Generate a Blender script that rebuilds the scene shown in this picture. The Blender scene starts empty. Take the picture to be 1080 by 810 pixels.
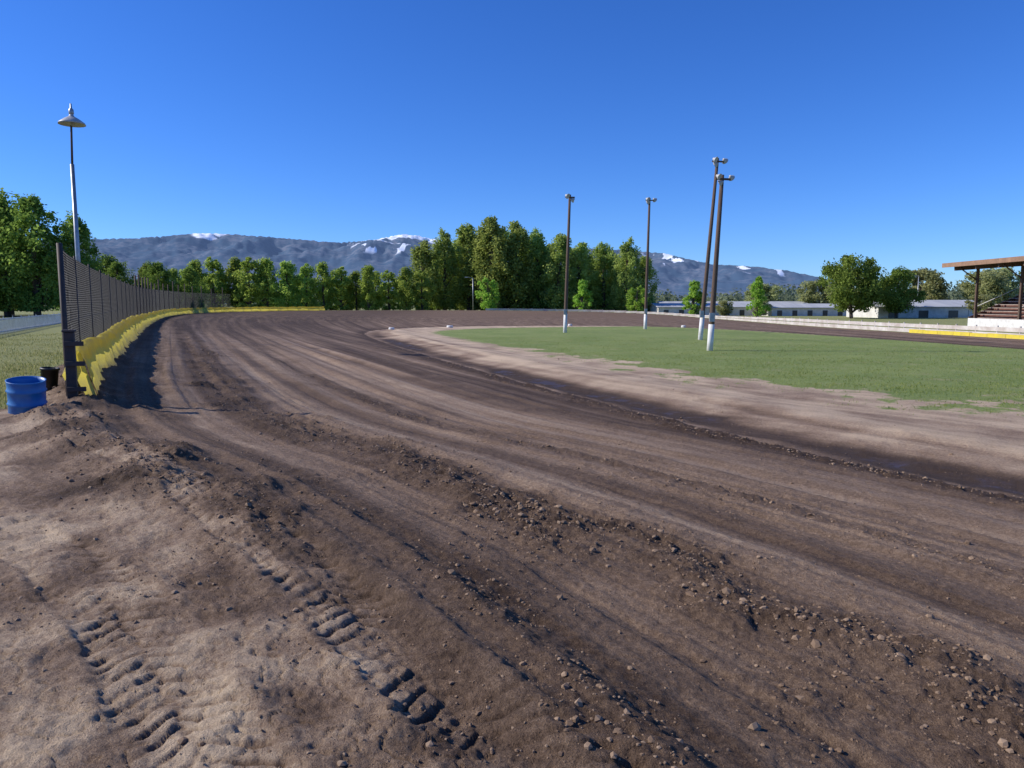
import bpy, bmesh, math, random
import numpy as np
from mathutils import Vector, Matrix
random.seed(3); RNG=np.random.default_rng(7)
scene=bpy.context.scene
scene.view_settings.view_transform='Standard'; scene.view_settings.look='None'; scene.view_settings.exposure=0
CAMZ=1.8
# ------------------------------------------------------------ helpers
def link(o,parent=None):
    scene.collection.objects.link(o)
    if parent: o.parent=parent
    return o
def empty(name,loc=(0,0,0)):
    o=bpy.data.objects.new(name,None); o.location=loc; o.empty_display_size=.3; return link(o)
def mk(name,V,F,mat,parent=None,smooth=False,loc=None):
    V=np.asarray(V,dtype=np.float32); me=bpy.data.meshes.new(name)
    if isinstance(F,np.ndarray):
        n,k=F.shape
        me.vertices.add(len(V)); me.vertices.foreach_set('co',V.ravel())
        me.loops.add(n*k); me.loops.foreach_set('vertex_index',F.astype(np.int32).ravel())
        me.polygons.add(n); me.polygons.foreach_set('loop_start',np.arange(0,n*k,k,dtype=np.int32))
        me.update(calc_edges=True)
    else:
        me.from_pydata([tuple(map(float,v)) for v in V],[],F); me.update()
    me.polygons.foreach_set('use_smooth',np.full(len(me.polygons),smooth))
    if mat: me.materials.append(mat)
    o=bpy.data.objects.new(name,me)
    if loc is not None: o.location=loc
    return link(o,parent)
BOXF=[(0,3,2,1),(4,5,6,7),(0,1,5,4),(1,2,6,5),(2,3,7,6),(3,0,4,7)]
def box(name,size,loc,mat,parent=None,rz=0,rx=0,ry=0,bev=0):
    sx,sy,sz=[s/2 for s in size]
    V=[(-sx,-sy,-sz),(sx,-sy,-sz),(sx,sy,-sz),(-sx,sy,-sz),(-sx,-sy,sz),(sx,-sy,sz),(sx,sy,sz),(-sx,sy,sz)]
    o=mk(name,V,BOXF,mat,parent); o.location=loc; o.rotation_euler=(rx,ry,rz)
    if bev:
        m=o.modifiers.new('bev','BEVEL'); m.width=bev; m.segments=2
    return o
def lathe(name,prof,mat,parent=None,loc=(0,0,0),n=20,rot=(0,0,0),smooth=True):
    V=[];F=[]
    for r,z in prof:
        for i in range(n):
            a=2*math.pi*i/n; V.append((r*math.cos(a),r*math.sin(a),z))
    for j in range(len(prof)-1):
        for i in range(n):
            F.append((j*n+i,j*n+(i+1)%n,(j+1)*n+(i+1)%n,(j+1)*n+i))
    o=mk(name,V,F,mat,parent,smooth); o.location=loc; o.rotation_euler=rot; return o
def tube(name,pts,rad,mat,parent=None,n=8):
    pts=[Vector(p) for p in pts]; V=[];F=[]
    for i,p in enumerate(pts):
        d=(pts[min(i+1,len(pts)-1)]-pts[max(i-1,0)]).normalized()
        a=d.cross(Vector((0,0,1)) if abs(d.z)<.9 else Vector((1,0,0))).normalized(); b=d.cross(a)
        r=rad[i] if isinstance(rad,(list,tuple)) else rad
        for k in range(n):
            t=2*math.pi*k/n; V.append(p+a*(r*math.cos(t))+b*(r*math.sin(t)))
    for i in range(len(pts)-1):
        for k in range(n): F.append((i*n+k,i*n+(k+1)%n,(i+1)*n+(k+1)%n,(i+1)*n+k))
    F.append(tuple(range(n))[::-1]); F.append(tuple((len(pts)-1)*n+k for k in range(n)))
    return mk(name,V,F,mat,parent,True)
def _h(ix,iy,seed):
    h=(ix.astype(np.int64)*374761393+iy.astype(np.int64)*668265263+seed*1442695041)&0xffffffff
    h=((h^(h>>13))*1274126177)&0xffffffff
    return ((h^(h>>16))&0xffffff)/float(0xffffff)
def vnoise(x,y,seed=0):
    x=np.asarray(x,float);y=np.asarray(y,float)
    ix=np.floor(x);iy=np.floor(y);fx=x-ix;fy=y-iy
    ix=ix.astype(np.int64);iy=iy.astype(np.int64)
    u=fx*fx*fx*(fx*(fx*6-15)+10);v=fy*fy*fy*(fy*(fy*6-15)+10)
    a=_h(ix,iy,seed);b=_h(ix+1,iy,seed);c=_h(ix,iy+1,seed);d=_h(ix+1,iy+1,seed)
    return (a*(1-u)+b*u)*(1-v)+(c*(1-u)+d*u)*v
def fbm(x,y,o=4,seed=0):
    s=0;a=.5;t=0
    for i in range(o):
        s=s+a*vnoise(x*2**i+17.3*i,y*2**i-9.1*i,seed+i);t+=a;a*=.5
    return s/t
def sstep(a,b,x):
    t=np.clip((x-a)/(b-a),0,1);return t*t*(3-2*t)
def gauss(x,c,w): return np.exp(-((x-c)/w)**2)
# ------------------------------------------------------------ materials
def newmat(name):
    m=bpy.data.materials.new(name);m.use_nodes=True;nt=m.node_tree
    return m,nt,nt.nodes['Principled BSDF']
def N(nt,t,**k):
    n=nt.nodes.new(t)
    for a,b in k.items(): setattr(n,a,b)
    return n
def mixc(nt,fac,a,b,blend='MIX'):
    n=N(nt,'ShaderNodeMix',data_type='RGBA',blend_type=blend)
    for i,v in ((0,fac),(6,a),(7,b)):
        if hasattr(v,'links') or hasattr(v,'is_linked'): nt.links.new(v,n.inputs[i])
        else: n.inputs[i].default_value=v if i==0 else (*v,1)
    return n.outputs[2]
def mth(nt,op,a,b=None,c=None,clamp=False):
    n=N(nt,'ShaderNodeMath',operation=op,use_clamp=clamp)
    for i,v in enumerate((a,b,c)):
        if v is None: continue
        if hasattr(v,'is_linked'): nt.links.new(v,n.inputs[i])
        else: n.inputs[i].default_value=v
    return n.outputs[0]
def noise(nt,vec,scale,detail=4,rough=.55):
    n=N(nt,'ShaderNodeTexNoise');n.inputs['Scale'].default_value=scale;n.inputs['Detail'].default_value=detail;n.inputs['Roughness'].default_value=rough
    if vec is not None: nt.links.new(vec,n.inputs['Vector'])
    return n.outputs['Fac']
def rng(nt,v,a,b,c=0,d=1):
    n=N(nt,'ShaderNodeMapRange');nt.links.new(v,n.inputs[0])
    for i,x in enumerate((a,b,c,d)): n.inputs[i+1].default_value=x
    return n.outputs[0]
def simple(name,c1,c2=None,scale=3,rough=.7,metal=0,bump=0.0,stretch=(1,1,1)):
    m,nt,p=newmat(name)
    tc=N(nt,'ShaderNodeTexCoord');mp=N(nt,'ShaderNodeMapping');nt.links.new(tc.outputs['Object'],mp.inputs[0]);mp.inputs['Scale'].default_value=stretch
    f=noise(nt,mp.outputs[0],scale,6,.65)
    c2=c2 or tuple(x*.65 for x in c1)
    nt.links.new(mixc(nt,rng(nt,f,.35,.65),c1,c2),p.inputs['Base Color'])
    p.inputs['Roughness'].default_value=rough;p.inputs['Metallic'].default_value=metal
    if bump:
        b=N(nt,'ShaderNodeBump');b.inputs['Strength'].default_value=bump;b.inputs['Distance'].default_value=.02
        nt.links.new(f,b.inputs['Height']);nt.links.new(b.outputs[0],p.inputs['Normal'])
    return m
def leafmat(name,dark,light,trans=.35):
    m,nt,p=newmat(name)
    nt.nodes.remove(p)
    p=N(nt,'ShaderNodeBsdfDiffuse')
    at=N(nt,'ShaderNodeAttribute',attribute_name='tint')
    oi=N(nt,'ShaderNodeObjectInfo')
    col=mixc(nt,at.outputs['Fac'],dark,light)
    hs=N(nt,'ShaderNodeHueSaturation');nt.links.new(col,hs.inputs['Color'])
    nt.links.new(rng(nt,oi.outputs['Random'],0,1,.82,1.25),hs.inputs['Value'])
    nt.links.new(rng(nt,oi.outputs['Random'],0,1,.480,.508),hs.inputs['Hue'])
    nt.links.new(hs.outputs[0],p.inputs['Color'])
    tr=N(nt,'ShaderNodeBsdfTranslucent');nt.links.new(hs.outputs[0],tr.inputs[0])
    ms=N(nt,'ShaderNodeMixShader');ms.inputs[0].default_value=trans
    nt.links.new(p.outputs[0],ms.inputs[1]);nt.links.new(tr.outputs[0],ms.inputs[2])
    nt.links.new(ms.outputs[0],nt.nodes['Material Output'].inputs[0])
    return m
M_bark=simple('bark',(.10,.075,.055),scale=6,rough=.9,bump=.5,stretch=(4,4,1))
M_pole=simple('pole_wood',(.075,.045,.03),(.13,.085,.06),scale=5,rough=.85,bump=.4,stretch=(6,6,.6))
M_white=simple('white_paint',(.78,.77,.74),(.6,.58,.54),scale=2,rough=.6)
M_wfence=simple('weathered_white_boards',(.62,.58,.53),(.42,.36,.31),scale=.9,rough=.75)
M_galv=simple('galvanised_steel',(.42,.43,.44),(.3,.31,.32),scale=4,rough=.45,metal=.6)
M_wire=simple('fence_wire',(.022,.024,.027),scale=2,rough=.7)
M_dark=simple('dark_steel',(.035,.03,.028),(.07,.045,.035),scale=8,rough=.7)
M_black=simple('black_plastic',(.012,.012,.013),scale=8,rough=.5)
M_blue=simple('blue_plastic',(.012,.12,.36),(.03,.16,.40),scale=5,rough=.42)
M_lamp=simple('lamp_metal',(.5,.5,.48),(.35,.35,.35),scale=6,rough=.5)
M_glass=simple('lamp_lens',(.5,.5,.48),scale=6,rough=.15)
M_roofb=simple('brown_roof',(.34,.20,.12),(.22,.13,.08),scale=1.5,rough=.7)
M_roofm=simple('metal_roof',(.52,.52,.50),(.38,.39,.39),scale=.5,rough=.7,stretch=(1,.1,1))
M_wallw=simple('shed_wall',(.72,.70,.65),(.55,.53,.48),scale=1,rough=.8)
M_bench=simple('bench_wood',(.30,.22,.17),(.42,.36,.30),scale=2,rough=.8)
M_red=simple('rusty_red',(.16,.07,.05),scale=2,rough=.8)
M_window=simple('dark_opening',(.06,.065,.07),scale=2,rough=.3)
# ------------------------------------------------------------ track curves
OUT=[(16,-30,0),(6,-10,0),(2,-2,0),(-.5,3.1,0),(-3,7,0),(-7.8,13.4,0),(-16.5,31.6,.05),(-28,57,.2),(-38,82,.42),(-44,105,.47),(-43,125,.5),(-33,142,.5),(-12,152,.42),(10,154,.22),(26,146,-.2),(34,125,-.8),(36.5,88,-1),(40,58,-1),(44,20,-1),(48,-20,-1),(50,-60,-.8),(42,-85,-.3),(30,-85,0),(22,-60,0)]
INN=[(24,-30),(16,-8),(12.4,2),(8.2,9),(5.9,13),(3.7,18),(.1,27),(-5,41),(-10,56),(-13.8,70),(-14,80),(-10,88),(-2,92.5),(8,94),(16,91.5),(22,84),(27,69),(31.6,46),(35,20),(39,-20),(40,-55),(36,-68),(30,-66),(27,-50)]
GRS=[(14.8,12),(12.4,18.2),(8.9,22.4),(3.0,35),(-2.5,50),(-7,63),(-8.2,73),(-4,82),(4,87),(12,89.5),(17,88),(21.5,81),(26.3,68),(30.8,46),(34,20),(38,-20),(38,-50),(30,-55),(26,-30),(20,-5)]
def catmull(P,k):
    P=np.array(P,float);n=len(P);o=[]
    for i in range(n):
        p0,p1,p2,p3=P[i-1],P[i],P[(i+1)%n],P[(i+2)%n]
        for j in range(k):
            t=j/k;o.append(.5*((2*p1)+(-p0+p2)*t+(2*p0-5*p1+4*p2-p3)*t*t+(-p0+3*p1-3*p2+p3)*t**3))
    return np.array(o)
Co=catmull(OUT,7);Ci=catmull(INN,6);Cg=catmull(GRS,6)
def arclen(C):
    d=np.linalg.norm(np.roll(C[:,:2],-1,0)-C[:,:2],axis=1);return np.concatenate([[0],np.cumsum(d)])
So=arclen(Co)
def sdist(C,x,y,want=False):
    """signed distance (positive inside a clockwise loop), arclength parameter, blended third column value"""
    A=C[:,:2].astype(np.float32);B=np.roll(A,-1,0);D=B-A;L2=(D**2).sum(1)
    S=arclen(C);n=len(x);out=np.empty(n,np.float32);ss=np.empty(n,np.float32);zz=np.empty(n,np.float32)
    if want: zc=((C[:,2]+np.roll(C[:,2],-1))/2*np.sqrt(L2)).astype(np.float32);lc=np.sqrt(L2)
    for k in range(0,n,8192):
        px=x[k:k+8192,None].astype(np.float32)-A[None,:,0];py=y[k:k+8192,None].astype(np.float32)-A[None,:,1]
        t=np.clip((px*D[:,0]+py*D[:,1])/L2,0,1)
        ex=px-t*D[:,0];ey=py-t*D[:,1];d2=ex*ex+ey*ey
        j=d2.argmin(1);r=np.arange(len(j))
        cr=D[j,0]*py[r,j]-D[j,1]*px[r,j]
        out[k:k+8192]=np.sqrt(d2[r,j])*np.where(cr<0,1,-1)
        tt=t[r,j];ss[k:k+8192]=S[j]+tt*np.sqrt(L2[j])
        if want:
            w=1/(d2+1.0)**2
            zz[k:k+8192]=(w@zc)/(w@lc)
    return out,ss,zz
# tyre tracks (world polylines)
TY=[([(1.4,.9),(.25,2.7),(-.52,3.6),(-1.2,4.6),(-2.6,6.4),(-4.4,8.4),(-7.5,11)],.25),
    ([(.1,1.0),(-1.1,2.7),(-1.9,3.7),(-2.8,4.7),(-4.9,6.5),(-7.3,8.1),(-11,10.3)],.25),
    ([(-1.3,.8),(-2.4,2.2),(-3.9,3.6),(-6,4.9),(-9,6.2)],.22)]
def polyd(P,x,y):
    P=np.array(P,float);best=np.full(len(x),1e9);w=np.zeros(len(x));s=np.zeros(len(x));acc=0
    for a,b in zip(P[:-1],P[1:]):
        d=b-a;L=np.hypot(*d);t=np.clip(((x-a[0])*d[0]+(y-a[1])*d[1])/L**2,0,1)
        ex=x-a[0]-t*d[0];ey=y-a[1]-t*d[1];dd=np.hypot(ex,ey);m=dd<best
        best[m]=dd[m];w[m]=(dd*np.sign(d[0]*ey-d[1]*ex))[m];s[m]=(acc+t*L)[m];acc+=L
    return w,s
TP=[(np.array(catmull(p+p[::-1],5)[:5*(len(p)-1)+1]),w) for p,w in TY]
def terrain(x,y,fine=True):
    x=np.asarray(x,float).ravel();y=np.asarray(y,float).ravel()
    n=len(x);R=np.hypot(x,y);near=R<330
    do=np.full(n,-200.);di=np.full(n,-1e3);dg=np.full(n,-200.);s=np.zeros(n);zo=np.zeros(n)
    xn,yn=x[near],y[near]
    a,b,c=sdist(Co,xn,yn,True);do[near]=a;s[near]=b;zo[near]=c
    a,_,_=sdist(Ci,xn,yn);di[near]=-a      # positive outside inner loop (on track)
    a,_,_=sdist(Cg,xn,yn);dg[near]=a
    on=(do>0)&(di>0);inf=(di<=0)&(do>0);outs=do<=0
    zi=-1.0
    u=np.clip(do/np.maximum(do+np.maximum(di,0),.01),0,1)
    z=np.where(on,zo+(zi-zo)*u,zi)
    z=np.where(inf,zi+(.12*sstep(0,6,-di)+.13*gauss(di,-3.0,1.1))*sstep(120,60,R),z)
    base=-.05-.95*sstep(-15,35,x)*sstep(20,60,R)-.3*sstep(150,220,y)
    z=np.where(outs,zo+(base-zo)*sstep(0,16,-do),z)
    grass_o=outs*sstep(12.0,12.9,y+ (fbm(x*1.2,y*1.2,3,5)-.5)*1.6)*sstep(.5,1.6,-do)
    grass_o=np.where(outs&(R>60),1,grass_o)*np.where((y>60)|(x<0)|(R>90),1,.8)
    dgn=dg+(fbm(x*.5,y*.5,4,9)-.5)*6.5*sstep(70,25,R)+(fbm(x*2.5,y*2.5,3,19)-.5)*3.4*sstep(60,25,R)
    grass_i=sstep(-1.0,2.8,dgn)
    grass=np.clip(np.maximum(grass_i,grass_o),0,1)
    rag=(fbm(s*.9,do*.7,3,3)-.5)
    trk=np.where(on,1.,0.)
    furrow=gauss(do+rag*1.3,2.8,.58)*np.where(do>0,1,0)*(.75+.25*sstep(.3,.6,fbm(s*.6,do,2,31)))
    edge=gauss(do+rag*1.3,-.15,.55)*sstep(3.5,8,y)*sstep(60,20,R)
    innb=gauss(di+rag*.9,.35,.45)
    f4=gauss(do+rag*.8,5.6,.35)*.55*trk
    f5=gauss(do+rag*.8,1.0,.35)*.3*trk*sstep(.4,.6,fbm(s*.4,do,2,35))
    mott=.24*sstep(.5,.72,fbm(x*.9,y*.9,4,37))*(1-grass)
    rough=np.clip(furrow+.8*edge+innb+f4+f5+mott,0,1)
    if not fine:
        return z,do,di,dg,s,rough,grass,None,None
    fade=sstep(70,25,R)
    rut=(fbm(do*1.6,s*.03,3,41)-.5)*.18+(fbm(do*4.2,s*.09,3,43)-.5)*.09
    z=z+rut*trk*fade*sstep(0,.6,do)*sstep(0,.6,di)
    cl=fbm(x*7,y*7,4,51);cl2=fbm(x*21,y*21,3,57)
    z=z+rough*fade*(.03+(cl-.5)*.13+(np.abs(cl2-.5))*.08)+furrow*fade*(.045+(fbm(x*3,y*3,3,52)-.5)*.08)
    z=z+edge*fade*(.16+(fbm(x*2.5,y*2.5,3,58)-.5)*.12)
    soil=(1-.6*grass)*sstep(40,12,R)
    z=z+soil*((fbm(x*2.2,y*2.2,4,61)-.5)*.035+(fbm(x*13,y*13,3,63)-.5)*.022+(fbm(x*38,y*38,2,67)-.5)*.010)
    ch=np.where(do<1.0,1,0)*sstep(1.0,-.1,do)*(1-grass)*sstep(25,10,R)
    dryc=fbm(x*3.1+2,y*3.1,4,71)
    cr=np.abs(fbm(x*7,y*7,3,73)-.5)
    z=z+ch*((dryc-.5)*.05-sstep(.05,.0,cr)*.012+(fbm(x*5,y*5,3,74)-.5)*.03)
    ditn=sstep(.22,.5,fbm(s*.16,0*s,2,77)+.08)
    dit=gauss(di+rag*.3,-.85,.6)*(.45+.55*ditn)*np.where(do>0,1,0)
    z=z-dit*.07*fade
    ruts2=gauss(di+rag*.3,-2.4,.25)*sstep(.4,.55,fbm(s*.15,do*0,2,78))+gauss(di+rag*.3,-3.4,.22)*sstep(.45,.6,fbm(s*.12,do*0,2,79))
    z=z-ruts2*.035*fade*(1-grass)
    tyre=np.zeros(n);groove=np.zeros(n)
    m=R<16
    for P,w in TP:
        ww,ss=polyd(P,x[m],y[m])
        ww=ww+(fbm(ss*1.5,ss*0,2,81)-.5)*.12+(fbm(x[m]*6,y[m]*6,2,82)-.5)*.06
        ins=sstep(w*1.15,w*.92,np.abs(ww))
        ph=(ss+np.abs(ww)*.6+(ww>0)*.07+(fbm(x[m]*5,y[m]*5,2,84)-.5)*.07)/.145;fr=np.abs(ph-np.floor(ph)-.5)*2
        gr=np.maximum(sstep(.55,.88,fr),.6*gauss(ww,0,.022))*(.45+.55*sstep(.35,.55,fbm(x[m]*4,y[m]*4,2,85)))
        keep=.22+.78*sstep(.33,.50,fbm(ss*.9,ww*2,3,83))
        z[m]=z[m]-ins*keep*ch[m]*.0+ins*keep*(-.010-.021*gr)+gauss(np.abs(ww),w*1.25,.06)*.016*keep
        tyre[m]=np.maximum(tyre[m],ins*keep);groove[m]=np.maximum(groove[m],ins*gr*keep)
    w3=do-1.5+rag*.5;pr=gauss(w3,0,.16)*trk*sstep(6,10,y)*sstep(60,30,R)
    w4=do-3.9+rag*.3;pr=pr+.5*gauss(w4,0,.14)*trk*sstep(4,8,y)*sstep(60,30,R)
    # dryness 0..1
    dry=np.where(on,.385-.18*sstep(25,70,R)*sstep(-10,-25,x)-.09*sstep(40,110,R),.38)
    dry=dry+trk*((fbm(do*.9,s*.018,3,91)-.5)*.70*sstep(140,30,R)+(fbm(do*3.5,s*.04,3,93)-.5)*.38*sstep(130,80,R))
    dry=dry-.25*rough*sstep(120,50,R)-.10*gauss(do,.8,.7)*trk+.22*pr*(.5+fbm(s*3,do*6,2,94))
    dry=np.where(inf,.80+(fbm(x*.8,y*.8,4,95)-.5)*.5+(fbm(di*1.5,s*.04,3,96)-.5)*.35-.25*ruts2-.15*rough,dry)
    dn=fbm(x*1.3,y*1.3,4,97)
    dry=np.where(outs,.52+(dn-.5)*.9-.34*edge-.08,dry)
    dry=dry+ch*(.22*tyre-.34*groove+(dryc-.5)*.5+.12)
    wet=dit*sstep(80,50,R)*(.55+.45*ditn)
    dry=dry-wet*.55-gauss(di+rag*.6,-.7,1.1)*.38*np.where(di<.3,1,0)*sstep(120,60,R)-gauss(di,.3,1.3)*.10*np.where(di>0,1,0)
    col=np.stack([grass,np.clip(dry,0,1),np.clip(wet,0,1),np.clip(grass_o,0,1)],1)
    crd=np.stack([do,s*sstep(130,85,R),rough],1)
    return z,do,di,dg,s,rough,grass,col,crd
def gz(x,y): return float(terrain(np.array([x]),np.array([y]),False)[0][0])
# ------------------------------------------------------------ ground sheet
rr=[.0];r=.6
while r<1.8: rr.append(r); r*=1.02
while r<9: rr.append(r); r*=1.0045
while r<65: rr.append(r); r*=1.0075
while r<190: rr.append(r); r*=1.012
while r<9000: rr.append(r); r*=1.035
rr=np.array(rr)
aa=np.concatenate([np.radians(np.arange(-50,50,.16)),np.radians(np.arange(50,310,2.5))])
na=len(aa);nr=len(rr)
Rg,Ag=np.meshgrid(rr,aa,indexing='ij')
X=(Rg*np.sin(Ag)).ravel();Y=(Rg*np.cos(Ag)).ravel()
Z,do,di,dg,s_,rough,grass,col,crd=terrain(X,Y)
i=np.arange(nr-1)[:,None]*na;j=np.arange(na)[None,:];j2=(j+1)%na
F=np.stack([i+j,i+na+j,i+na+j2,i+j2],-1).reshape(-1,4)[:,::-1]
m,nt,p=newmat('ground_soil_and_grass')
at=N(nt,'ShaderNodeAttribute',attribute_name='zone');sep=N(nt,'ShaderNodeSeparateColor');nt.links.new(at.outputs['Color'],sep.inputs[0])
ac=N(nt,'ShaderNodeAttribute',attribute_name='track');sx=N(nt,'ShaderNodeSeparateXYZ');nt.links.new(ac.outputs['Vector'],sx.inputs[0])
geo=N(nt,'ShaderNodeNewGeometry');pos=geo.outputs['Position']
cb=N(nt,'ShaderNodeCombineXYZ');nt.links.new(sx.outputs[0],cb.inputs[0]);nt.links.new(mth(nt,'MULTIPLY',sx.outputs[1],.03),cb.inputs[1])
st=noise(nt,cb.outputs[0],1.7,7,.65)
n1=noise(nt,pos,1.1,6,.65);n2=noise(nt,pos,22,6,.75);n3=noise(nt,pos,110,4,.7)
v=mth(nt,'ADD',sep.outputs[1],mth(nt,'MULTIPLY',mth(nt,'SUBTRACT',st,.5),.95))
v=mth(nt,'ADD',v,mth(nt,'MULTIPLY',mth(nt,'SUBTRACT',n1,.5),.35))
v=mth(nt,'ADD',v,mth(nt,'MULTIPLY',mth(nt,'SUBTRACT',n2,.5),.9))
v=mth(nt,'ADD',v,mth(nt,'MULTIPLY',mth(nt,'SUBTRACT',n3,.5),.8),clamp=True)
cr=N(nt,'ShaderNodeValToRGB');e=cr.color_ramp.elements
e[0].position=0;e[0].color=(.062,.036,.021,1);e[1].position=1;e[1].color=(.66,.50,.33,1)
for ps,c in ((.3,(.178,.114,.071,1)),(.55,(.325,.223,.146,1)),(.75,(.49,.36,.24,1))):
    k=e.new(ps);k.color=c
nt.links.new(v,cr.inputs[0])
g1=noise(nt,pos,.25,5,.6);g2=noise(nt,pos,7,6,.8);g3=noise(nt,pos,45,3,.8);g4=noise(nt,pos,.9,6,.7)
gc=mixc(nt,rng(nt,g1,.40,.60),(.15,.245,.045),(.28,.35,.09))
gc=mixc(nt,rng(nt,g2,.35,.65),gc,(.35,.37,.13))
gc=mixc(nt,rng(nt,g3,.42,.66),gc,(.08,.14,.025))
gc=mixc(nt,rng(nt,g4,.54,.70,0,.55),gc,(.36,.31,.17))
go=mixc(nt,rng(nt,g2,.3,.7),(.19,.20,.065),(.38,.33,.15))
gc=mixc(nt,mth(nt,'MULTIPLY',at.outputs['Alpha'],.6),gc,go)
gm=mth(nt,'ADD',sep.outputs[0],mth(nt,'MULTIPLY',mth(nt,'SUBTRACT',g2,.5),1.2))
gm=mth(nt,'ADD',gm,mth(nt,'MULTIPLY',mth(nt,'SUBTRACT',g4,.55),.7))
gm=rng(nt,gm,.38,.62)
fc=mixc(nt,gm,cr.outputs[0],gc)
wm=mth(nt,'MULTIPLY',rng(nt,sep.outputs[2],.25,.7),rng(nt,n1,.34,.54))
gl=mth(nt,'MULTIPLY',rng(nt,sep.outputs[2],.55,.85),rng(nt,n1,.48,.58))
fc=mixc(nt,wm,fc,(.060,.038,.025))
nt.links.new(fc,p.inputs['Base Color'])
nt.links.new(rng(nt,gl,0,1,.93,.48),p.inputs['Roughness']);p.inputs['Specular IOR Level'].default_value=.3
hb=mth(nt,'ADD',mth(nt,'MULTIPLY',n2,1.0),mth(nt,'MULTIPLY',n3,.45))
bp=N(nt,'ShaderNodeBump');bp.inputs['Distance'].default_value=.05
nt.links.new(hb,bp.inputs['Height']);nt.links.new(rng(nt,gl,0,1,.9,.25),bp.inputs['Strength'])
nt.links.new(bp.outputs[0],p.inputs['Normal'])
ground=mk('ground',np.stack([X,Y,Z],1),F,m,None,True)
a=ground.data.attributes.new('zone','FLOAT_COLOR','POINT');a.data.foreach_set('color',col.astype(np.float32).ravel())
a=ground.data.attributes.new('track','FLOAT_VECTOR','POINT');a.data.foreach_set('vector',crd.astype(np.float32).ravel())
# ------------------------------------------------------------ clods
t=(1+5**.5)/2
ICO=np.array([(-1,t,0),(1,t,0),(-1,-t,0),(1,-t,0),(0,-1,t),(0,1,t),(0,-1,-t),(0,1,-t),(t,0,-1),(t,0,1),(-t,0,-1),(-t,0,1)])/math.hypot(1,t)
ICF=np.array([(0,11,5),(0,5,1),(0,1,7),(0,7,10),(0,10,11),(1,5,9),(5,11,4),(11,10,2),(10,7,6),(7,1,8),(3,9,4),(3,4,2),(3,2,6),(3,6,8),(3,8,9),(4,9,5),(2,4,11),(6,2,10),(8,6,7),(9,8,1)])
nc=420000
R=1.2*np.exp(RNG.random(nc)*math.log(45/1.2));A=np.radians(RNG.uniform(-48,48,nc))
cx=R*np.sin(A);cy=R*np.cos(A)
zz,cdo,cdi,_,_,cr_,cg,ccol,_=terrain(cx,cy)
cn=fbm(cx*1.5,cy*1.5,3,101)
prob=(.014+.40*cr_**1.4+.02*(cdo<.3)*sstep(.45,.65,cn)+.03*sstep(.45,.7,cn))*(1-cg)*(.55+.45*sstep(4,8,R))
ok=RNG.random(nc)<prob
cx,cy,zz,cr_,R=cx[ok],cy[ok],zz[ok],cr_[ok],R[ok]
k=len(cx)
sz=np.clip(RNG.lognormal(-5.15,.58,k)*(.70+.7*cr_),.003,.034)*(1+R*.016)
V=ICO[None]*(1+RNG.uniform(-.35,.3,(k,12,1)))*sz[:,None,None]
V[:,:,2]*=RNG.uniform(.5,.9,(k,1));
th=RNG.uniform(0,6.28,k);c,s=np.cos(th)[:,None],np.sin(th)[:,None]
vx=V[:,:,0]*c-V[:,:,1]*s;vy=V[:,:,0]*s+V[:,:,1]*c
V=np.stack([vx+cx[:,None],vy+cy[:,None],V[:,:,2]+(zz+sz*.10)[:,None]],-1).reshape(-1,3)
Fc=(ICF[None]+np.arange(k)[:,None,None]*12).reshape(-1,3)
mc,nt,p=newmat('clod_soil');at=N(nt,'ShaderNodeAttribute',attribute_name='tint');geo=N(nt,'ShaderNodeNewGeometry')
nn=noise(nt,geo.outputs['Position'],60,4,.7)
cc=mixc(nt,at.outputs['Fac'],(.11,.068,.042),(.40,.29,.195))
nt.links.new(mixc(nt,nn,cc,(.23,.155,.10)),p.inputs['Base Color']);p.inputs['Roughness'].default_value=.95;p.inputs['Specular IOR Level'].default_value=.2
clods=mk('dirt_clods',V,Fc,mc)
a=clods.data.attributes.new('tint','FLOAT','POINT');a.data.foreach_set('value',np.repeat(RNG.random(k)**1.5,12).astype(np.float32))
print('clods',k,'ground',len(X))
# ------------------------------------------------------------ grass tufts
def blades(name,n,sampler,h,mat,wid=.012):
    x,y=sampler(n);zt,_,_,_,_,_,g,_,_=terrain(x,y,False)
    keep=RNG.random(len(x))<g**1.5*(.25+.75*sstep(.4,.6,fbm(x*.7,y*.7,3,55)))
    x,y,zt=x[keep],y[keep],zt[keep];n=len(x)
    a=RNG.uniform(0,6.28,n);hh=h*RNG.uniform(.4,1.3,n);l=RNG.uniform(-.5,.5,(n,2))*hh[:,None]
    w=wid*RNG.uniform(.6,1.4,n)
    b1=np.stack([x-w*np.cos(a),y-w*np.sin(a),zt-.01],1);b2=np.stack([x+w*np.cos(a),y+w*np.sin(a),zt-.01],1)
    tp=np.stack([x+l[:,0],y+l[:,1],zt+hh],1)
    o=mk(name,np.stack([b1,b2,tp],1).reshape(-1,3),np.arange(n*3).reshape(-1,3),mat)
    at=o.data.attributes.new('tint','FLOAT','POINT');at.data.foreach_set('value',np.repeat(RNG.random(n),3).astype(np.float32))
M_gr=leafmat('grass_blade',(.14,.23,.035),(.42,.47,.14),.45)
M_gr2=leafmat('dry_grass_blade',(.14,.18,.05),(.44,.40,.18),.4)
def s_in(n):
    r=17*np.exp(RNG.random(n)*math.log(60/17));a=np.radians(RNG.uniform(-12,42,n));return r*np.sin(a),r*np.cos(a)
def s_le(n):
    r=12*np.exp(RNG.random(n)*math.log(50/12));a=np.radians(RNG.uniform(-48,-27,n));return r*np.sin(a),r*np.cos(a)
blades('infield_grass',130000,s_in,.05,M_gr)
blades('verge_grass',80000,s_le,.08,M_gr2)
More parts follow.
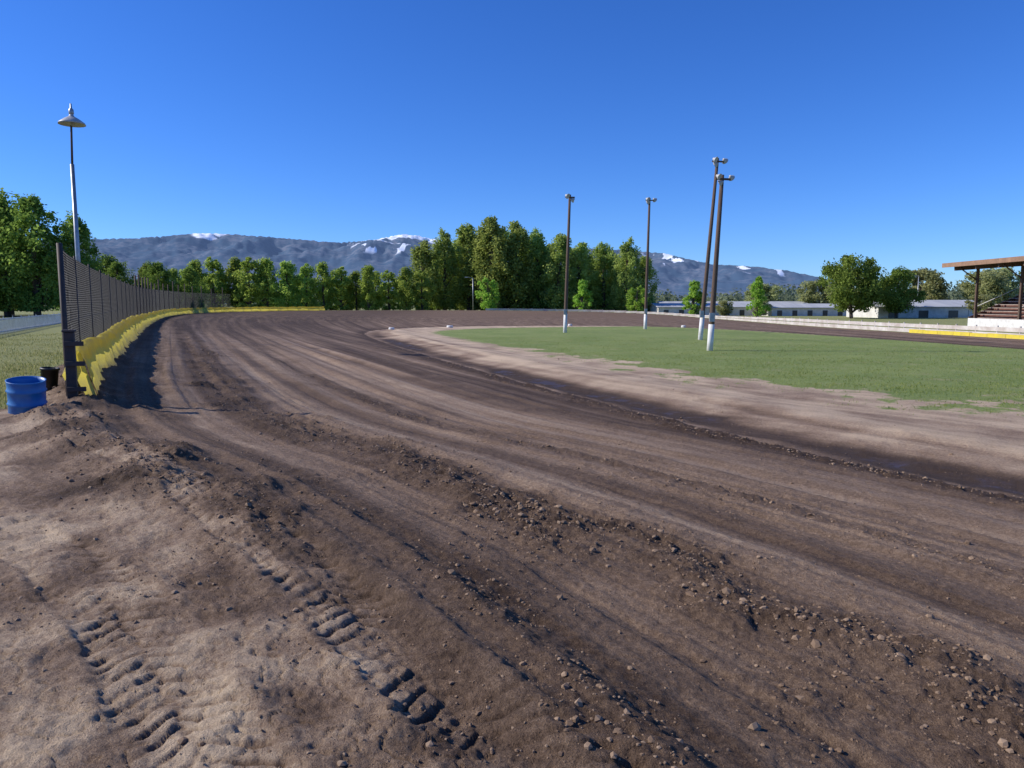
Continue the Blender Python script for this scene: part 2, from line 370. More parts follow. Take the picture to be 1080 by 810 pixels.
# ------------------------------------------------------------ path along outer curve
def opt(s,off):
    s=s%So[-1];k=min(np.searchsorted(So,s,side='right')-1,len(Co)-1);f=(s-So[k])/(So[k+1]-So[k])
    a=Co[k];b=Co[(k+1)%len(Co)];p=a*(1-f)+b*f
    def tan(k):
        d=Co[(k+1)%len(Co),:2]-Co[k-1,:2];return d/np.linalg.norm(d)
    d=tan(k)*(1-f)+tan((k+1)%len(Co))*f;d/=np.linalg.norm(d);n=np.array([-d[1],d[0]])
    return p[0]+n[0]*off,p[1]+n[1]*off,p[2],d,n
def s_near(x,y): return float(So[np.argmin(np.hypot(Co[:,0]-x,Co[:,1]-y))])
s0=s_near(-7.8,13.4);s1=s_near(-36,139)
# yellow plastic-covered barrier
m,nt,p=newmat('yellow_sheet')
geo=N(nt,'ShaderNodeNewGeometry');f=noise(nt,geo.outputs['Position'],1.8,6,.7);f2=noise(nt,geo.outputs['Position'],9,5,.7)
sxyz=N(nt,'ShaderNodeSeparateXYZ');nt.links.new(geo.outputs['Position'],sxyz.inputs[0])
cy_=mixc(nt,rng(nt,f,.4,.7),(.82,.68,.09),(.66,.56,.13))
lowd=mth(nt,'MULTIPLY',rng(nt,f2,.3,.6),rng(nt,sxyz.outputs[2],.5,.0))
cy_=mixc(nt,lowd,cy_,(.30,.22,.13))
nt.links.new(cy_,p.inputs['Base Color']);p.inputs['Roughness'].default_value=.5
b=N(nt,'ShaderNodeBump');b.inputs['Distance'].default_value=.08;b.inputs['Strength'].default_value=.8;nt.links.new(f2,b.inputs['Height']);nt.links.new(b.outputs[0],p.inputs['Normal'])
tr=N(nt,'ShaderNodeBsdfTranslucent');nt.links.new(cy_,tr.inputs[0]);ms=N(nt,'ShaderNodeMixShader');ms.inputs[0].default_value=.58
nt.links.new(p.outputs[0],ms.inputs[1]);nt.links.new(tr.outputs[0],ms.inputs[2]);nt.links.new(ms.outputs[0],nt.nodes['Material Output'].inputs[0])
M_yel=m
M_yel2=simple('yellow_paint',(.72,.56,.04),(.55,.44,.06),scale=2,rough=.6)
yb=empty('yellow_barrier')
prof=[(-.02,.70),(-.06,.86),(-.02,.95),(.08,.955),(.14,.88),(.17,.7),(.22,.5),(.28,.3),(.34,.12),(.44,-.03)]
sv=np.arange(s0,s1,.22);V=[];F=[]
for a_,s in enumerate(sv):
    sag=.5+.5*math.cos((s-s0)/2.4*2*math.pi+float(vnoise(s*.3,1,2))*3)
    sag=(1-sag)*.055
    hsc=1-.25*float(sstep(25,70,s-s0))
    for b_,(o_,h_) in enumerate(prof):
        t_=h_/.95
        wob=(float(vnoise(s*1.7,b_*.8,5))-.5)*.13*(1 if 0<b_ else .4)+(float(vnoise(s*.45,7,6))-.5)*.12
        x_,y_,z_,d_,n_=opt(s,-(o_+wob)+.1)
        V.append((x_,y_,z_+hsc*h_*(1+ (float(vnoise(s*.3,3,8))-.5)*.16)-sag*t_))
    if a_:
        q=len(prof)
        for b_ in range(q-1): F.append(((a_-1)*q+b_,(a_-1)*q+b_+1,a_*q+b_+1,a_*q+b_))
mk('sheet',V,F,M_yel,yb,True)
for q,s in enumerate(np.arange(s0+.1,s1,2.4)):
    x_,y_,z_,d_,n_=opt(s,.06);tube('post_%d'%q,[(x_,y_,z_-.2),(x_,y_,z_+.62)],.05,M_dark,yb,6)
x_,y_,z_,d_,n_=opt(s0,.1)
V=[];F=[];
for b_,(o_,h_) in enumerate(prof):
    X0,Y0,Z0,_,_=opt(s0,-(o_)+.1)
    for q in range(4):
        tt=q/3
        V.append((X0-d_[0]*.28*tt*(1-h_*.4)+n_[0]*.12*tt,Y0-d_[1]*.28*tt*(1-h_*.4)+n_[1]*.12*tt,Z0+h_*(1-.35*tt)-.02*tt))
for b_ in range(len(prof)-1):
    for q in range(3): F.append((b_*4+q,b_*4+q+1,(b_+1)*4+q+1,(b_+1)*4+q))
mk('end_flap',V,F,M_yel,yb,True)
# chain-link fence
cf=empty('chain_link_fence');FH=2.8;off=.22;lst=.35
def fp(l,z,o=off):
    x_,y_,z_,_,_=opt(s0+lst+l,o);return np.array((x_,y_,z_+z))
L=112.;sp=.10;V=[];F=[]
ls=np.linspace(0,L+.01,480);tab=np.array([fp(l,0) for l in ls])
def fpt(l,z):
    return np.array([np.interp(l,ls,tab[:,0]),np.interp(l,ls,tab[:,1]),np.interp(l,ls,tab[:,2])+z])
rw=.0042
for dr in (1,-1):
    for q in range(int((L+FH)/sp)):
        l0=q*sp-(FH if dr==1 else 0)
        zs=np.linspace(0.03,FH,5);base=len(V);cnt=0
        for z_ in zs:
            l=l0+dr*z_
            if l<0 or l>L: continue
            P=fpt(l,z_)
            V+= [P+(rw,0,rw*.5),P+(-rw,rw*.5,0),P+(0,-rw,-rw)];cnt+=1
        for c_ in range(cnt-1):
            for e_ in range(3): F.append((base+c_*3+e_,base+c_*3+(e_+1)%3,base+(c_+1)*3+(e_+1)%3,base+(c_+1)*3+e_))
mk('chain_link_mesh',V,F,M_wire,cf)
for h_ in (.05,1.45,FH):
    tube('rail_%d'%int(h_*10),[fpt(l,h_) for l in np.arange(0,L,2.5)],.006,M_wire,cf,5)
for q,l in enumerate(np.arange(0,L,4.2)):
    a_=fpt(l,-.3);tall=FH+.08 if l<38 else 3.4+random.random()*.6
    tube('fence_post_%d'%q,[a_,fpt(l,tall)],(.05 if q==0 else .024) if l<38 else .06,M_dark if l<38 else M_pole,cf,8)
gp=empty('gate_post');
bx,by,_,_,_=opt(s0-.30,.14)
box('post',(.16,.16,1.35),(bx,by,.62),M_dark,gp,rz=.4,bev=.01)
for q,h_ in enumerate((.3,.75,1.1)):
    box('hinge_%d'%q,(.3,.05,.08),(bx+.12,by-.08,h_),M_dark,gp,rz=.3,bev=.005)
box('cap',(.2,.2,.04),(bx,by,1.32),M_dark,gp,rz=.4,bev=.008)
lathe('blue_barrel',[(0,.0),(.26,.0),(.275,.03),(.27,.16),(.29,.18),(.27,.2),(.275,.38),(.295,.40),(.275,.42),(.28,.55),(.29,.57),(.27,.57),(.255,.5),(.25,.06),(0,.05)],M_blue,loc=(-8.08,12.3,gz(-8.08,12.3)-.02),n=32,rot=(.12,.09,0))
lathe('black_bucket',[(0,0),(.13,0),(.14,.05),(.155,.5),(.17,.5),(.17,.54),(.14,.54),(.12,.1),(0,.1)],M_black,loc=(-9.15,14.6,gz(-9.15,14.6)),n=20,rot=(0,.1,0))
# white picket fence on left
wf=empty('white_rail_fence')
pts=[(-22,26),(-28.5,41),(-41,70),(-52,100)]
V=[];F=[]
def addbox(V,F,c,sx_,sy_,sz_,d):
    b=len(V);d=np.array(d);n_=np.array([-d[1],d[0]])
    for z_ in (0,1):
        for a_,b_ in ((-1,-1),(1,-1),(1,1),(-1,1)):
            q=np.array(c[:2])+d*a_*sx_/2+n_*b_*sy_/2;V.append((q[0],q[1],c[2]+z_*sz_))
    F+= [tuple(b+i_ for i_ in f) for f in BOXF]
for (x0,y0),(x1,y1) in zip(pts[:-1],pts[1:]):
    Ls=math.hypot(x1-x0,y1-y0);d=((x1-x0)/Ls,(y1-y0)/Ls);nn_=int(Ls/.28)
    for q in range(nn_):
        x_,y_=x0+d[0]*q*.28,y0+d[1]*q*.28
        addbox(V,F,(x_,y_,-.1),.06,.03,1.05+(.1 if q%9==0 else 0),d)
    for h_ in (.15,.85): addbox(V,F,((x0+x1)/2,(y0+y1)/2,h_),Ls,.045,.08,d)
mk('fence_pickets',V,F,M_white,wf)
# asphalt road on left
V=[];F=[]
rp=[(-150,62),(-100,88),(-75,104),(-60,125),(-62,160),(-80,220)]
M_as=simple('asphalt',(.16,.16,.16),(.11,.11,.11),scale=.8,rough=.9)
for q,(x_,y_) in enumerate(rp):
    d=np.array(rp[min(q+1,len(rp)-1)])-np.array(rp[max(q-1,0)]);d=d/np.linalg.norm(d);n_=np.array([-d[1],d[0]])
    for w in (-3.5,3.5):
        X0=x_+n_[0]*w;Y0=y_+n_[1]*w;V.append((X0,Y0,.12))
for q in range(len(rp)-1): F.append((2*q,2*q+1,2*q+3,2*q+2))
mk('road',V,F,M_as)
# white board fence around far turn and right straight, yellow wall on right
wb=empty('white_board_fence');sA=s_near(-12,152)+8;sB=s_near(44,20)
V=[];F=[]
s=sA;q=0
while s<sB:
    x_,y_,z_,d,n_=opt(s,.6);f_=sstep(s_near(26,146),s_near(36.5,88),s);h_=.42+.50*float(f_)
    addbox(V,F,(x_,y_,z_+.02),2.41,.04,h_*.42,d)
    addbox(V,F,(x_,y_,z_+h_*.55),2.41,.04,h_*.38,d)
    x2,y2,z2,d2,n2=opt(s+1.2,.67);addbox(V,F,(x2,y2,z2-.1),.1,.1,h_+.16,d2)
    s+=2.4
mk('boards_and_posts',V,F,M_wfence,wb)
yr=empty('yellow_guard_wall');V=[];F=[];s=s_near(37.8,73)
while s<sB:
    x_,y_,z_,d,n_=opt(s,.2);addbox(V,F,(x_,y_,z_-.05),1.97,.25,.36+random.uniform(-.03,.03),d);s+=2.0
mk('wall_blocks',V,F,M_yel2,yr)
# ------------------------------------------------------------ trees
def crown(name,H,R,shape,n,leaf,seed,base=.08,nclump=70,mat=None):
    g=np.random.default_rng(seed)
    def env(h):
        h=np.clip(h,0,1)
        if shape=='poplar': return np.clip((1-np.abs(h-.42)**2.2*2.6),.12,1)*sstep(-.12,.12,h)
        if shape=='cone': return np.clip((1-h)**.7*sstep(-.05,.2,h)+.05,0.05,1)
        return np.clip(np.sin(np.pi*np.clip(h*.90+.06,0,1))**.55,.05,1)
    hc=g.random(nclump);ang=g.uniform(0,6.28,nclump);rad=R*env(hc)*np.sqrt(g.uniform(.1,.95,nclump))
    lob=1+.22*np.sin(ang*3+seed)+.15*np.sin(ang*5+hc*9+seed*2);rad=rad*lob*.85
    top=1-.10*g.random(nclump)
    cz=H*(base+(1-base)*hc*.93*top)
    C=np.stack([rad*np.cos(ang),rad*np.sin(ang),cz],1)
    cr=R*g.uniform(.11,.33,nclump)*(.6+.4*env(hc))
    if shape=='poplar': sc=np.array([.95,.95,1.4])
    elif shape=='cone': sc=np.array([1,1,1.1])
    else: sc=np.array([1.1,1.1,.85])
    k=g.integers(0,nclump,n)
    dv=g.normal(size=(n,3));dv/=np.linalg.norm(dv,axis=1)[:,None]
    P=C[k]+dv*(cr[k]*g.random(n)**.45*g.uniform(.9,1.4,n))[:,None]*sc
    P[:,2]=np.maximum(P[:,2],H*base*.6)
    out=dv*.6+g.normal(size=(n,3))*.7+np.array([0,0,.3]);out/=np.linalg.norm(out,axis=1)[:,None]
    a=np.cross(out,g.normal(size=(n,3)));a/=np.linalg.norm(a,axis=1)[:,None];b=np.cross(out,a)
    sz=(leaf*g.uniform(.45,1.1,n))[:,None];a=a*sz;b=b*sz*.7
    V=np.stack([P-a,P-b*.9,P+a,P+b*.9],1).reshape(-1,3)
    ti=np.clip(.15+.55*g.random(nclump)[k]+g.uniform(-.2,.35,n),0,1)
    me=bpy.data.meshes.new(name+'_leaves');me.vertices.add(len(V));me.vertices.foreach_set('co',V.astype(np.float32).ravel())
    me.loops.add(n*4);me.loops.foreach_set('vertex_index',np.arange(n*4,dtype=np.int32))
    me.polygons.add(n);me.polygons.foreach_set('loop_start',np.arange(0,n*4,4,dtype=np.int32));me.update(calc_edges=True)
    at=me.attributes.new('tint','FLOAT','POINT');at.data.foreach_set('value',np.repeat(ti,4).astype(np.float32))
    me.materials.append(mat)
    bm=bmesh.new()
    def seg(p0,p1,r0,r1):
        p0=Vector(p0);p1=Vector(p1);d=(p1-p0);q=d.to_track_quat('Z','Y').to_matrix()
        ra=[bm.verts.new(p0+q@Vector((r0*math.cos(t_*math.pi/3),r0*math.sin(t_*math.pi/3),0))) for t_ in range(6)]
        rb=[bm.verts.new(p1+q@Vector((r1*math.cos(t_*math.pi/3),r1*math.sin(t_*math.pi/3),0))) for t_ in range(6)]
        for t_ in range(6): bm.faces.new((ra[t_],ra[(t_+1)%6],rb[(t_+1)%6],rb[t_]))
    tr_=H*.018+.05
    hs=[-.3,H*.3,H*.6,H*.88];rs=[tr_*1.3,tr_,tr_*.6,tr_*.15];px=[(0,0,hs[0])]
    for q in range(1,4): px.append((g.normal()*R*.04,g.normal()*R*.04,hs[q]))
    for q in range(3): seg(px[q],px[q+1],rs[q],rs[q+1])
    for q in range(min(22,nclump)):
        c=C[q];z0=max(H*.08,c[2]-R*.7 if shape!='poplar' else c[2]-H*.2);z0=min(z0,H*.85)
        seg((0,0,z0),c,tr_*.4*(1-z0/H)+.02,.015)
    mt=bpy.data.meshes.new(name+'_trunk');bm.to_mesh(mt);bm.free();mt.materials.append(M_bark)
    return me,mt
L_pop=leafmat('poplar_leaves',(.19,.28,.06),(.48,.58,.16),.55)
L_row=leafmat('row_leaves',(.20,.31,.05),(.50,.62,.14),.55)
L_drk=leafmat('dark_leaves',(.10,.18,.035),(.31,.43,.09),.5)
L_yng=leafmat('young_leaves',(.17,.32,.04),(.42,.62,.11),.5)
L_olv=leafmat('olive_leaves',(.22,.26,.10),(.47,.49,.22),.5)
L_dst=leafmat('distant_leaves',(.17,.22,.14),(.29,.35,.21),.45)  # distance haze is mixed into these greyed leaf colours
def put(name,ms,x,y,s=1,sx=1,parent=None,rz=None,leafname='foliage'):
    z=gz(x,y) if math.hypot(x,y)<320 else -1.3
    e=bpy.data.objects.new(name,None);e.location=(x,y,z);e.scale=(s*sx,s*sx,s);e.rotation_euler=(0,0,random.uniform(0,6.28) if rz is None else rz)
    link(e,parent)
    for nm,me in ((leafname,ms[0]),('trunk',ms[1])):
        o=bpy.data.objects.new(nm,me);link(o,e)
pops=[crown('pop%d'%q,22,4.8,'poplar',11000,.34,10+q,.05,150,L_pop) for q in range(4)]
for q,(x_,h_) in enumerate([(-21.5,18.0),(-16.5,21.0),(-10.8,23.2),(-4.9,23.8),(.9,23.4),(6.2,21.8),(11.5,20.6),(16.5,18.4),(22.8,18.8),(27.8,19.4),(32.5,15.6)]):
    put('poplar_tree',pops[q%4],x_,185+(q%3)*3-3,h_/22,[1.2,1.05,1.15,1.25][q%4])
for q,(x_,h_) in enumerate([(-19,17),(-13,20),(-7.5,21.5),(-2,22),(4,21),(9,19),(14,17),(20,16),(25,17),(30,16)]):
    put('poplar_tree',pops[(q+1)%4],x_,194,h_/22,1.3)
row=[crown('row%d'%q,12,3.3,['poplar','round','poplar'][q],6000,.28,30+q,.04,75,L_row) for q in range(3)]
tr=empty('distant_tree_row')
x_=-79;q=0
while x_<-17:
    put('row_tree_%d'%q,row[random.randrange(3)],x_,168+random.uniform(-3,3),random.uniform(.80,1.08),random.uniform(.92,1.15),tr);x_+=random.uniform(3.0,4.8);q+=1
x_=-84
while x_<38:
    put('back_tree_%d'%q,row[q%3],x_,200+random.uniform(-5,5),random.uniform(.75,1.1),1.4,tr);x_+=random.uniform(5,7.5);q+=1
bigs=[crown('big%d'%q,18,4.8,'poplar',12000,.28,50+q,.08,120,L_drk) for q in range(2)]
for q,(x_,y_,h_) in enumerate([(-79,103,17.5),(-71.5,106,18.2),(-66,104,18.0),(-62.5,108,15.2),(-75,112,17)]):
    put('cottonwood_tree',bigs[q%2],x_,y_,h_/18,1.05)
for q,(x_,h_) in enumerate([(-81,12.4),(-76.5,11.5),(-72.5,10.2),(-69,9.8),(-65,10.2),(-61,9.2)]):
    put('dark_poplar_tree',bigs[q%2],x_,138+(q%2)*4,h_/18,1.3)
yg=[crown('yng%d'%q,7,2.2,'cone' if q else 'round',3800,.2,70+q,.08,50,L_yng) for q in range(2)]
for q,(x_,y_,h_,w) in enumerate([(-5.1,160,8.0,1.1),(15.3,162,7.8,1.2),(26.8,161,7.2,1.15),(36,148,7.6,1.3),(44.3,135,8.2,.9)]):
    put('young_tree',yg[q%2] if q!=4 else yg[1],x_,y_,h_/7,w)
mp_=[crown('maple%d'%q,12,6.2,'round',15000,.28,80+q,.18,95,L_drk) for q in range(2)]
put('maple_tree',mp_[0],63.6,140,1.0,.98);put('maple_tree',mp_[1],73.5,143,.80,.92)
ol=crown('olive',12,6.5,'round',9000,.40,91,.08,60,L_olv)
for x_,y_,s_ in ((104,190,1.0),(118,186,.95),(93,195,.85),(128,196,1.05),(72,215,.75),(84,205,.8),(57,171,.34),(48,169,.3),(88,140,.38)): put('willow_tree',ol,x_,y_,s_,1.1)
# far tree line as one mass
n=60000;g=np.random.default_rng(5)
nb=420;ba=np.radians(g.uniform(-52,52,nb));br=g.uniform(330,560,nb);bh=g.uniform(7,14,nb)*(br/420);bw=g.uniform(5,10,nb)
k=g.integers(0,nb,n);dv=g.normal(size=(n,3));dv/=np.linalg.norm(dv,axis=1)[:,None]
P=np.stack([br*np.sin(ba),br*np.cos(ba),bh*.5],1)[k]+dv*g.random((n,1))**.4*np.stack([bw,bw,bh*.52],1)[k]
P[:,2]-=1.2
out=dv+g.normal(size=(n,3))*.5;out/=np.linalg.norm(out,axis=1)[:,None];a_=np.cross(out,g.normal(size=(n,3)));a_/=np.linalg.norm(a_,axis=1)[:,None];b_=np.cross(out,a_)
sz=g.uniform(.5,1.1,(n,1))
V=np.stack([P-a_*sz,P-b_*sz*.7,P+a_*sz,P+b_*sz*.7],1).reshape(-1,3)
o=mk('distant_tree_line',V,np.arange(n*4).reshape(-1,4),L_dst)
at=o.data.attributes.new('tint','FLOAT','POINT');at.data.foreach_set('value',np.repeat(np.clip(g.random(nb)[k]+g.uniform(-.2,.2,n),0,1),4).astype(np.float32))
# ------------------------------------------------------------ light poles
def floodlight(par,x,y,z,rz,s=1,idx=0):
    lathe('floodlight_%d'%idx,[(0,.0),(.10*s,.0),(.13*s,.12*s),(.30*s,.32*s),(.32*s,.36*s),(.29*s,.36*s),(.0,.30*s)],M_lamp,par,(x,y,z),16,(math.radians(118),0,rz))
def light_pole(x,y,h,lx,ly,white,arms=1,n=3,s=.75):
    e=empty('light_pole');z0=gz(x,y)
    f=lambda t:(x+lx*t,y+ly*t,z0+h*t)
    w=white/h
    tube('wood_pole',[f(-.03),f(w),f(.5),f(1)],[.17,.165,.14,.11],M_pole,e,12)
    tube('white_base',[f(-.03),f(w)],[.178,.173],M_white,e,12)
    tx,ty,tz=f(1)
    for a_ in range(arms):
        zz=tz-.25-a_*.75
        box('crossarm_%d'%a_,(.9,.09,.11),(tx,ty-.14,zz),M_pole,e,rz=.2)
        for q in range(n):
            ox=(-.5+q/(n-1))*.8
            floodlight(e,tx+ox,ty-.2+ox*.2,zz+.18-(q==1)*.3,[.9,-2.2,2.4][q%3],s,a_*3+q)
    box('fuse_box',(.28,.2,.5),(x,y-.26,z0+1.9),M_galv,e,bev=.01)
    return e
light_pole(4.9,69,12.5,.35,0,1.75,1,2,.8)
light_pole(14.1,79,13.6,.2,0,1.6,1,3,.8)
light_pole(13.9,55,13.1,.95,.2,1.8,1,3,.75)
light_pole(11.3,42.5,9.8,.42,0,1.5,1,3,.6)
# left tall street lamp
e=empty('street_lamp');x_,y_=-23.5,40.8;z0=gz(x_,y_)
tube('lower_pole',[(x_,y_,z0-.3),(x_,y_,z0+9.1)],[.13,.10],M_galv,e,12)
tube('upper_pole',[(x_,y_,z0+9.0),(x_+.1,y_,z0+11.7)],[.06,.05],M_pole,e,10)
lathe('reflector_dish',[(.07,.62),(.10,.5),(.14,.42),(.35,.30),(.62,.10),(.66,0),(.62,.02),(.3,.2),(0,.26)],M_lamp,e,(x_+.12,y_,z0+11.15),28)
lathe('lamp_cap',[(0,1.15),(.04,1.12),(.05,.9),(.12,.82),(.13,.62),(.08,.55),(0,.55)],M_galv,e,(x_+.12,y_,z0+11.1),16)
lathe('bulb',[(0,-.08),(.09,-.02),(.1,.1),(.05,.25),(0,.25)],M_glass,e,(x_+.12,y_,z0+11.15),14)
box('ballast_box',(.3,.22,.5),(x_,y_-.2,z0+2.2),M_galv,e)
for x_,y_,h_ in ((-8.6,165,7.4),(92,170,9)):
    e=empty('small_street_lamp');z0=gz(x_,y_)
    tube('pole',[(x_,y_,z0),(x_,y_,z0+h_)],.09,M_galv,e,8);tube('arm',[(x_,y_,z0+h_),(x_-1.2,y_-.4,z0+h_+.15)],.05,M_galv,e,6)
    box('lamp_head',(.7,.3,.15),(x_-1.4,y_-.45,z0+h_+.13),M_lamp,e,bev=.03)
for x_,y_,w in ((-12.6,78,.6),(-7.0,84,.7),(7,90,.5),(19.3,84,.5)):
    lathe('white_marker_tyre',[(0,.0),(w*.45,.0),(w*.5,.06),(w*.5,.2),(w*.42,.26),(w*.25,.25),(w*.22,.1),(0,.1)],M_white,None,(x_,y_,gz(x_,y_)),16)
# ------------------------------------------------------------ sheds
def shed(name,x,y,w,d,he,hr,rz,roof,wall=M_wallw,doors=6):
    e=empty(name,(x,y,-1.15));e.rotation_euler=(0,0,rz)
    box('walls',(w,d,he),(0,0,he/2),wall,e)
    V=[(-w/2-.4,-d/2-.5,he),(w/2+.4,-d/2-.5,he),(w/2+.4,0,hr),(-w/2-.4,0,hr),(-w/2-.4,d/2+.5,he),(w/2+.4,d/2+.5,he)]
    V+=[(a,b,c+.12) for a,b,c in V]
    F=[(0,3,2,1),(3,4,5,2),(6,7,8,9),(9,8,11,10),(0,1,7,6),(4,10,11,5),(0,6,9,3),(3,9,10,4),(1,2,8,7),(2,5,11,8)]
    mk('roof',V,F,roof,e)
    mk('gable',[(-w/2,-d/2,he),(-w/2,d/2,he),(-w/2,0,hr-.02),(w/2,-d/2,he),(w/2,d/2,he),(w/2,0,hr-.02)],[(0,2,1),(3,4,5)],wall,e)
    for q in range(doors):
        box('door_%d'%q,(w/doors*.32,.06,he*.7),(-w/2+(q+.5)*w/doors,-d/2-.02,he*.36),M_window,e)
shed('long_shed',47,182,26,9,2.0,2.9,.10,M_roofm,doors=7)
shed('long_shed',68,176,18,9,1.9,2.8,.08,M_roofm,doors=5)
shed('long_shed',60,205,40,9,2.4,3.4,.06,M_roofm,doors=7)
shed('metal_barn',80,152,19,11,2.2,3.4,.12,M_roofm,doors=3)
shed('metal_barn',97,166,16,10,2.2,3.6,.1,M_roofm,doors=3)
# ------------------------------------------------------------ grandstand
gs=empty('grandstand')
x0,y0,y1=53.5,56,87.5;gb=-1.1
n=13
for q in range(n):
    xx=x0+.75+q*.78;zz=gb+1.25+q*.37
    box('seat_%d'%q,(.34,y1-y0,.06),(xx,(y0+y1)/2,zz+.40),M_bench,gs)
    box('tread_%d'%q,(.76,y1-y0,.05),(xx+.2,(y0+y1)/2,zz),M_bench,gs)
    box('riser_%d'%q,(.04,y1-y0,.34),(xx-.2,(y0+y1)/2,zz-.19),M_red,gs)
box('front_wall',(.2,y1-y0,1.2),(x0,(y0+y1)/2,gb+.6),M_white,gs)
for nm,yy in (('end_wall_far',y1+.08),('end_wall_near',y0-.08)):
    V=[(x0,yy-.05,gb),(x0+11,yy-.05,gb),(x0+11,yy-.05,gb+6.2),(x0,yy-.05,gb+1.3)];V+=[(a,b+.1,c) for a,b,c in V]
    mk(nm,V,[(0,1,2,3),(7,6,5,4),(0,4,5,1),(1,5,6,2),(2,6,7,3),(3,7,4,0)],M_red,gs)
for yy in (y1-.2,y1-8,y1-16,y1-24):
    tube('rail_%d'%int(yy),[(x0+.4,yy,gb+2.4),(x0+10.4,yy,gb+7.0)],.04,M_white,gs,6)
zf=7.1+gb;zb=8.1+gb
V=[(x0-2.6,y0-1,zf),(x0+12,y0-1,zb),(x0+12,y1+1.6,zb),(x0-2.6,y1+1.6,zf)]
V+=[(a,b,c+.5) for a,b,c in V]
mk('roof_slab',V,BOXF,M_roofb,gs)
for q,yy in enumerate(np.arange(y0,y1+1,3.9)):
    box('roof_beam_%d'%q,(13.8,.2,.45),(x0+4.7,yy,(zf+zb)/2-.24),M_pole,gs,ry=-math.atan((zb-zf)/14.6))
for q,yy in enumerate(np.arange(y0+.5,y1+1,7.6)):
    box('front_column_%d'%q,(.25,.25,zf-gb+.05),(x0+.35,yy,gb+(zf-gb)/2),M_pole,gs)
    box('back_column_%d'%q,(.25,.25,zb-gb),(x0+11.2,yy,gb+(zb-gb)/2-.1),M_pole,gs)
    tube('strut_%d'%q,[(x0+.35,yy,zf-1.6),(x0-1.8,yy,zf-.1)],.07,M_pole,gs,6)
box('back_wall',(.12,y1-y0,3.2),(x0+11.5,(y0+y1)/2,gb+4.6),M_roofb,gs)
box('announcer_booth',(3,5,1.0),(x0+5.2,76.5,zf+1.35),M_wallw,gs)
box('booth_window',(.05,4.2,.5),(x0+3.68,76.5,zf+1.4),M_window,gs)
# ------------------------------------------------------------ mountains
pxs=np.array([-500,-200,0,80,150,190,215,245,300,360,400,425,445,470,520,600,660,700,750,800,830,860,900,950,1100,1500])
pys=np.array([262,258,256,253,252,249,247,248,252,257,253,248,250,256,262,262,264,268,279,282,286,292,303,309,306,300])
na_=1100;nr_=110
az=np.linspace(math.radians(-58),math.radians(58),na_);R_=np.linspace(5200,12500,nr_)
px_=540+789*np.tan(az)
Hh=(320-np.interp(px_,pxs,pys))/789*9500*np.cos(az)
A_,RR=np.meshgrid(az,R_,indexing='ij')
mx=RR*np.sin(A_);my=RR*np.cos(A_)
prof_=np.where(RR<9500,sstep(5200,9500,RR)**1.0,1-.8*sstep(9500,12500,RR))
rid=1-2*np.abs(fbm(mx/1100,my/1500,6,201)-.5);rid2=1-2*np.abs(fbm(mx/420,my/700,5,207)-.5)
Zm=Hh[:,None]*prof_*(.50+.60*rid)+ (rid2-.6)*240*prof_*(1-.85*gauss(RR,9500,1300)) -10
mxr=(Zm/RR).max(1);tgt=(Hh/9500);kk=tgt/np.maximum(mxr,1e-4)
ker=np.ones(5)/5;kk=np.convolve(np.pad(kk,2,'edge'),ker,'valid')
Zm=Zm*(kk[:,None]);Zm+=16*(fbm(A_*60,RR/3000,4,211)-.5)*prof_
i=np.arange(na_-1)[:,None]*nr_;j=np.arange(nr_-1)[None,:]
F=np.stack([i+j,i+nr_+j,i+nr_+j+1,i+j+1],-1).reshape(-1,4)
pxg=540+789*np.tan(A_)
sn=fbm(mx/260,my/260,4,221)-.5;sn2=fbm(mx/130,my/420,5,223)
snow=sstep(670,750,Zm+sn*240)*(gauss(pxg,430,34)*1.4+gauss(pxg,228,26)*.85)
snow+=.7*gauss(pxg,405,48)*sstep(.55,.64,sn2)*sstep(380,600,Zm)
snow+=.6*gauss(pxg,715,55)*sstep(.57,.66,sn2)*sstep(290,410,Zm)+.6*sstep(.59,.67,sn2)*gauss(pxg,810,40)*sstep(220,320,Zm)
m,nt,p=newmat('mountain_forest_haze')
geo=N(nt,'ShaderNodeNewGeometry');f=noise(nt,geo.outputs['Position'],.0035,8,.7);f2=noise(nt,geo.outputs['Position'],.016,6,.7)
c=mixc(nt,rng(nt,f,.42,.60),(.040,.070,.115),(.125,.135,.17));c=mixc(nt,rng(nt,f2,.48,.60),c,(.04,.068,.112))
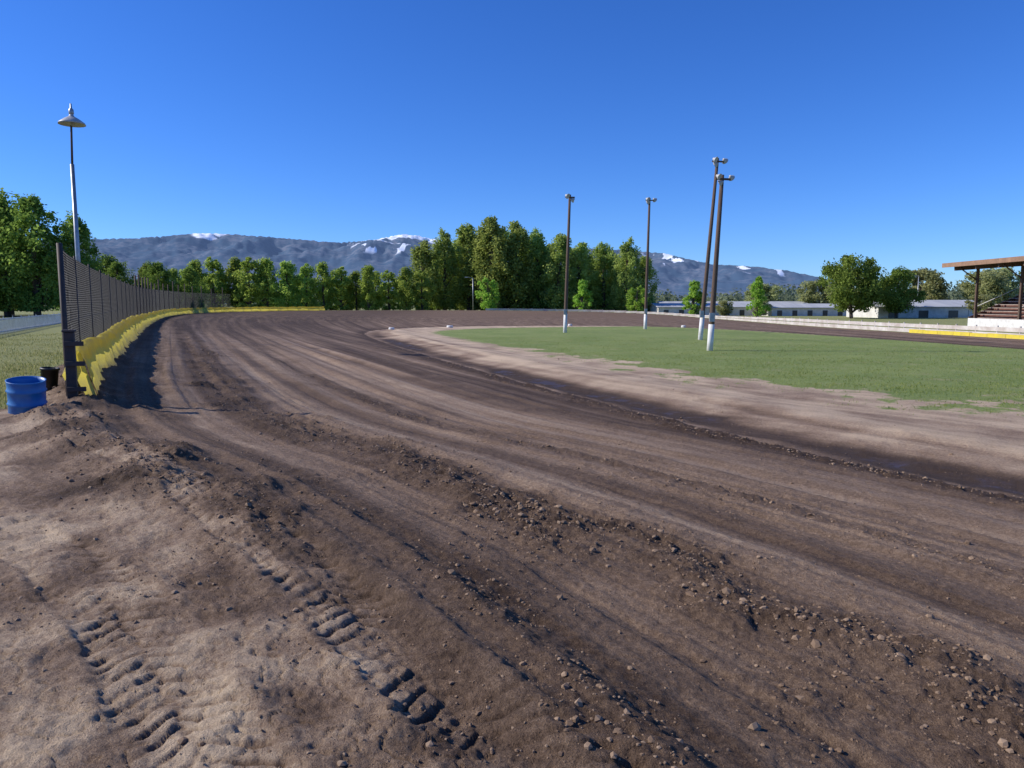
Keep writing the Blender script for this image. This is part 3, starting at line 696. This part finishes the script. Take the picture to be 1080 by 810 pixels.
at=N(nt,'ShaderNodeAttribute',attribute_name='snow');c=mixc(nt,rng(nt,at.outputs['Fac'],.3,.5),c,(.80,.83,.88))
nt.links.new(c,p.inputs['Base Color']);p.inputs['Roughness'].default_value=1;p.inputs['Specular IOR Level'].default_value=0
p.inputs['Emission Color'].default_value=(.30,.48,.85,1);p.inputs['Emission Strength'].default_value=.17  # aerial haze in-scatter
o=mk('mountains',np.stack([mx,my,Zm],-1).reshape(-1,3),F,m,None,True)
at=o.data.attributes.new('snow','FLOAT','POINT');at.data.foreach_set('value',np.clip(snow,0,1).astype(np.float32).ravel())
# ------------------------------------------------------------ light
EL=math.radians(34);SA=math.atan2(-.995,.06)
S=Vector((math.sin(SA)*math.cos(EL),math.cos(SA)*math.cos(EL),math.sin(EL)))
ld=bpy.data.lights.new('sun','SUN');ld.energy=5.0;ld.angle=math.radians(.5);ld.color=(1,.94,.85)
lo=bpy.data.objects.new('sun',ld);lo.rotation_euler=S.to_track_quat('Z','Y').to_euler();lo.location=(-30,20,40);link(lo)
w=bpy.data.worlds.new('World');scene.world=w;w.use_nodes=True;nt=w.node_tree
sk=N(nt,'ShaderNodeTexSky',sky_type='NISHITA');sk.sun_disc=False;sk.sun_elevation=EL;sk.sun_rotation=SA%(2*math.pi)
sk.altitude=1200;sk.air_density=1.0;sk.dust_density=.2;sk.ozone_density=3.0
hs=N(nt,'ShaderNodeHueSaturation');hs.inputs['Saturation'].default_value=1.2;nt.links.new(sk.outputs[0],hs.inputs['Color'])
tn=mixc(nt,1.0,hs.outputs[0],(.55,.82,1.38),'MULTIPLY')
bg=nt.nodes['Background'];nt.links.new(tn,bg.inputs[0]);bg.inputs[1].default_value=.12
# ------------------------------------------------------------ camera
cd=bpy.data.cameras.new('camera');cd.sensor_width=36;cd.lens=36*785/1080;cd.clip_end=30000;cd.clip_start=.05
co=bpy.data.objects.new('camera',cd);co.location=(0,0,CAMZ);co.rotation_euler=(math.radians(90-6.18),0,0);link(co)
scene.camera=co
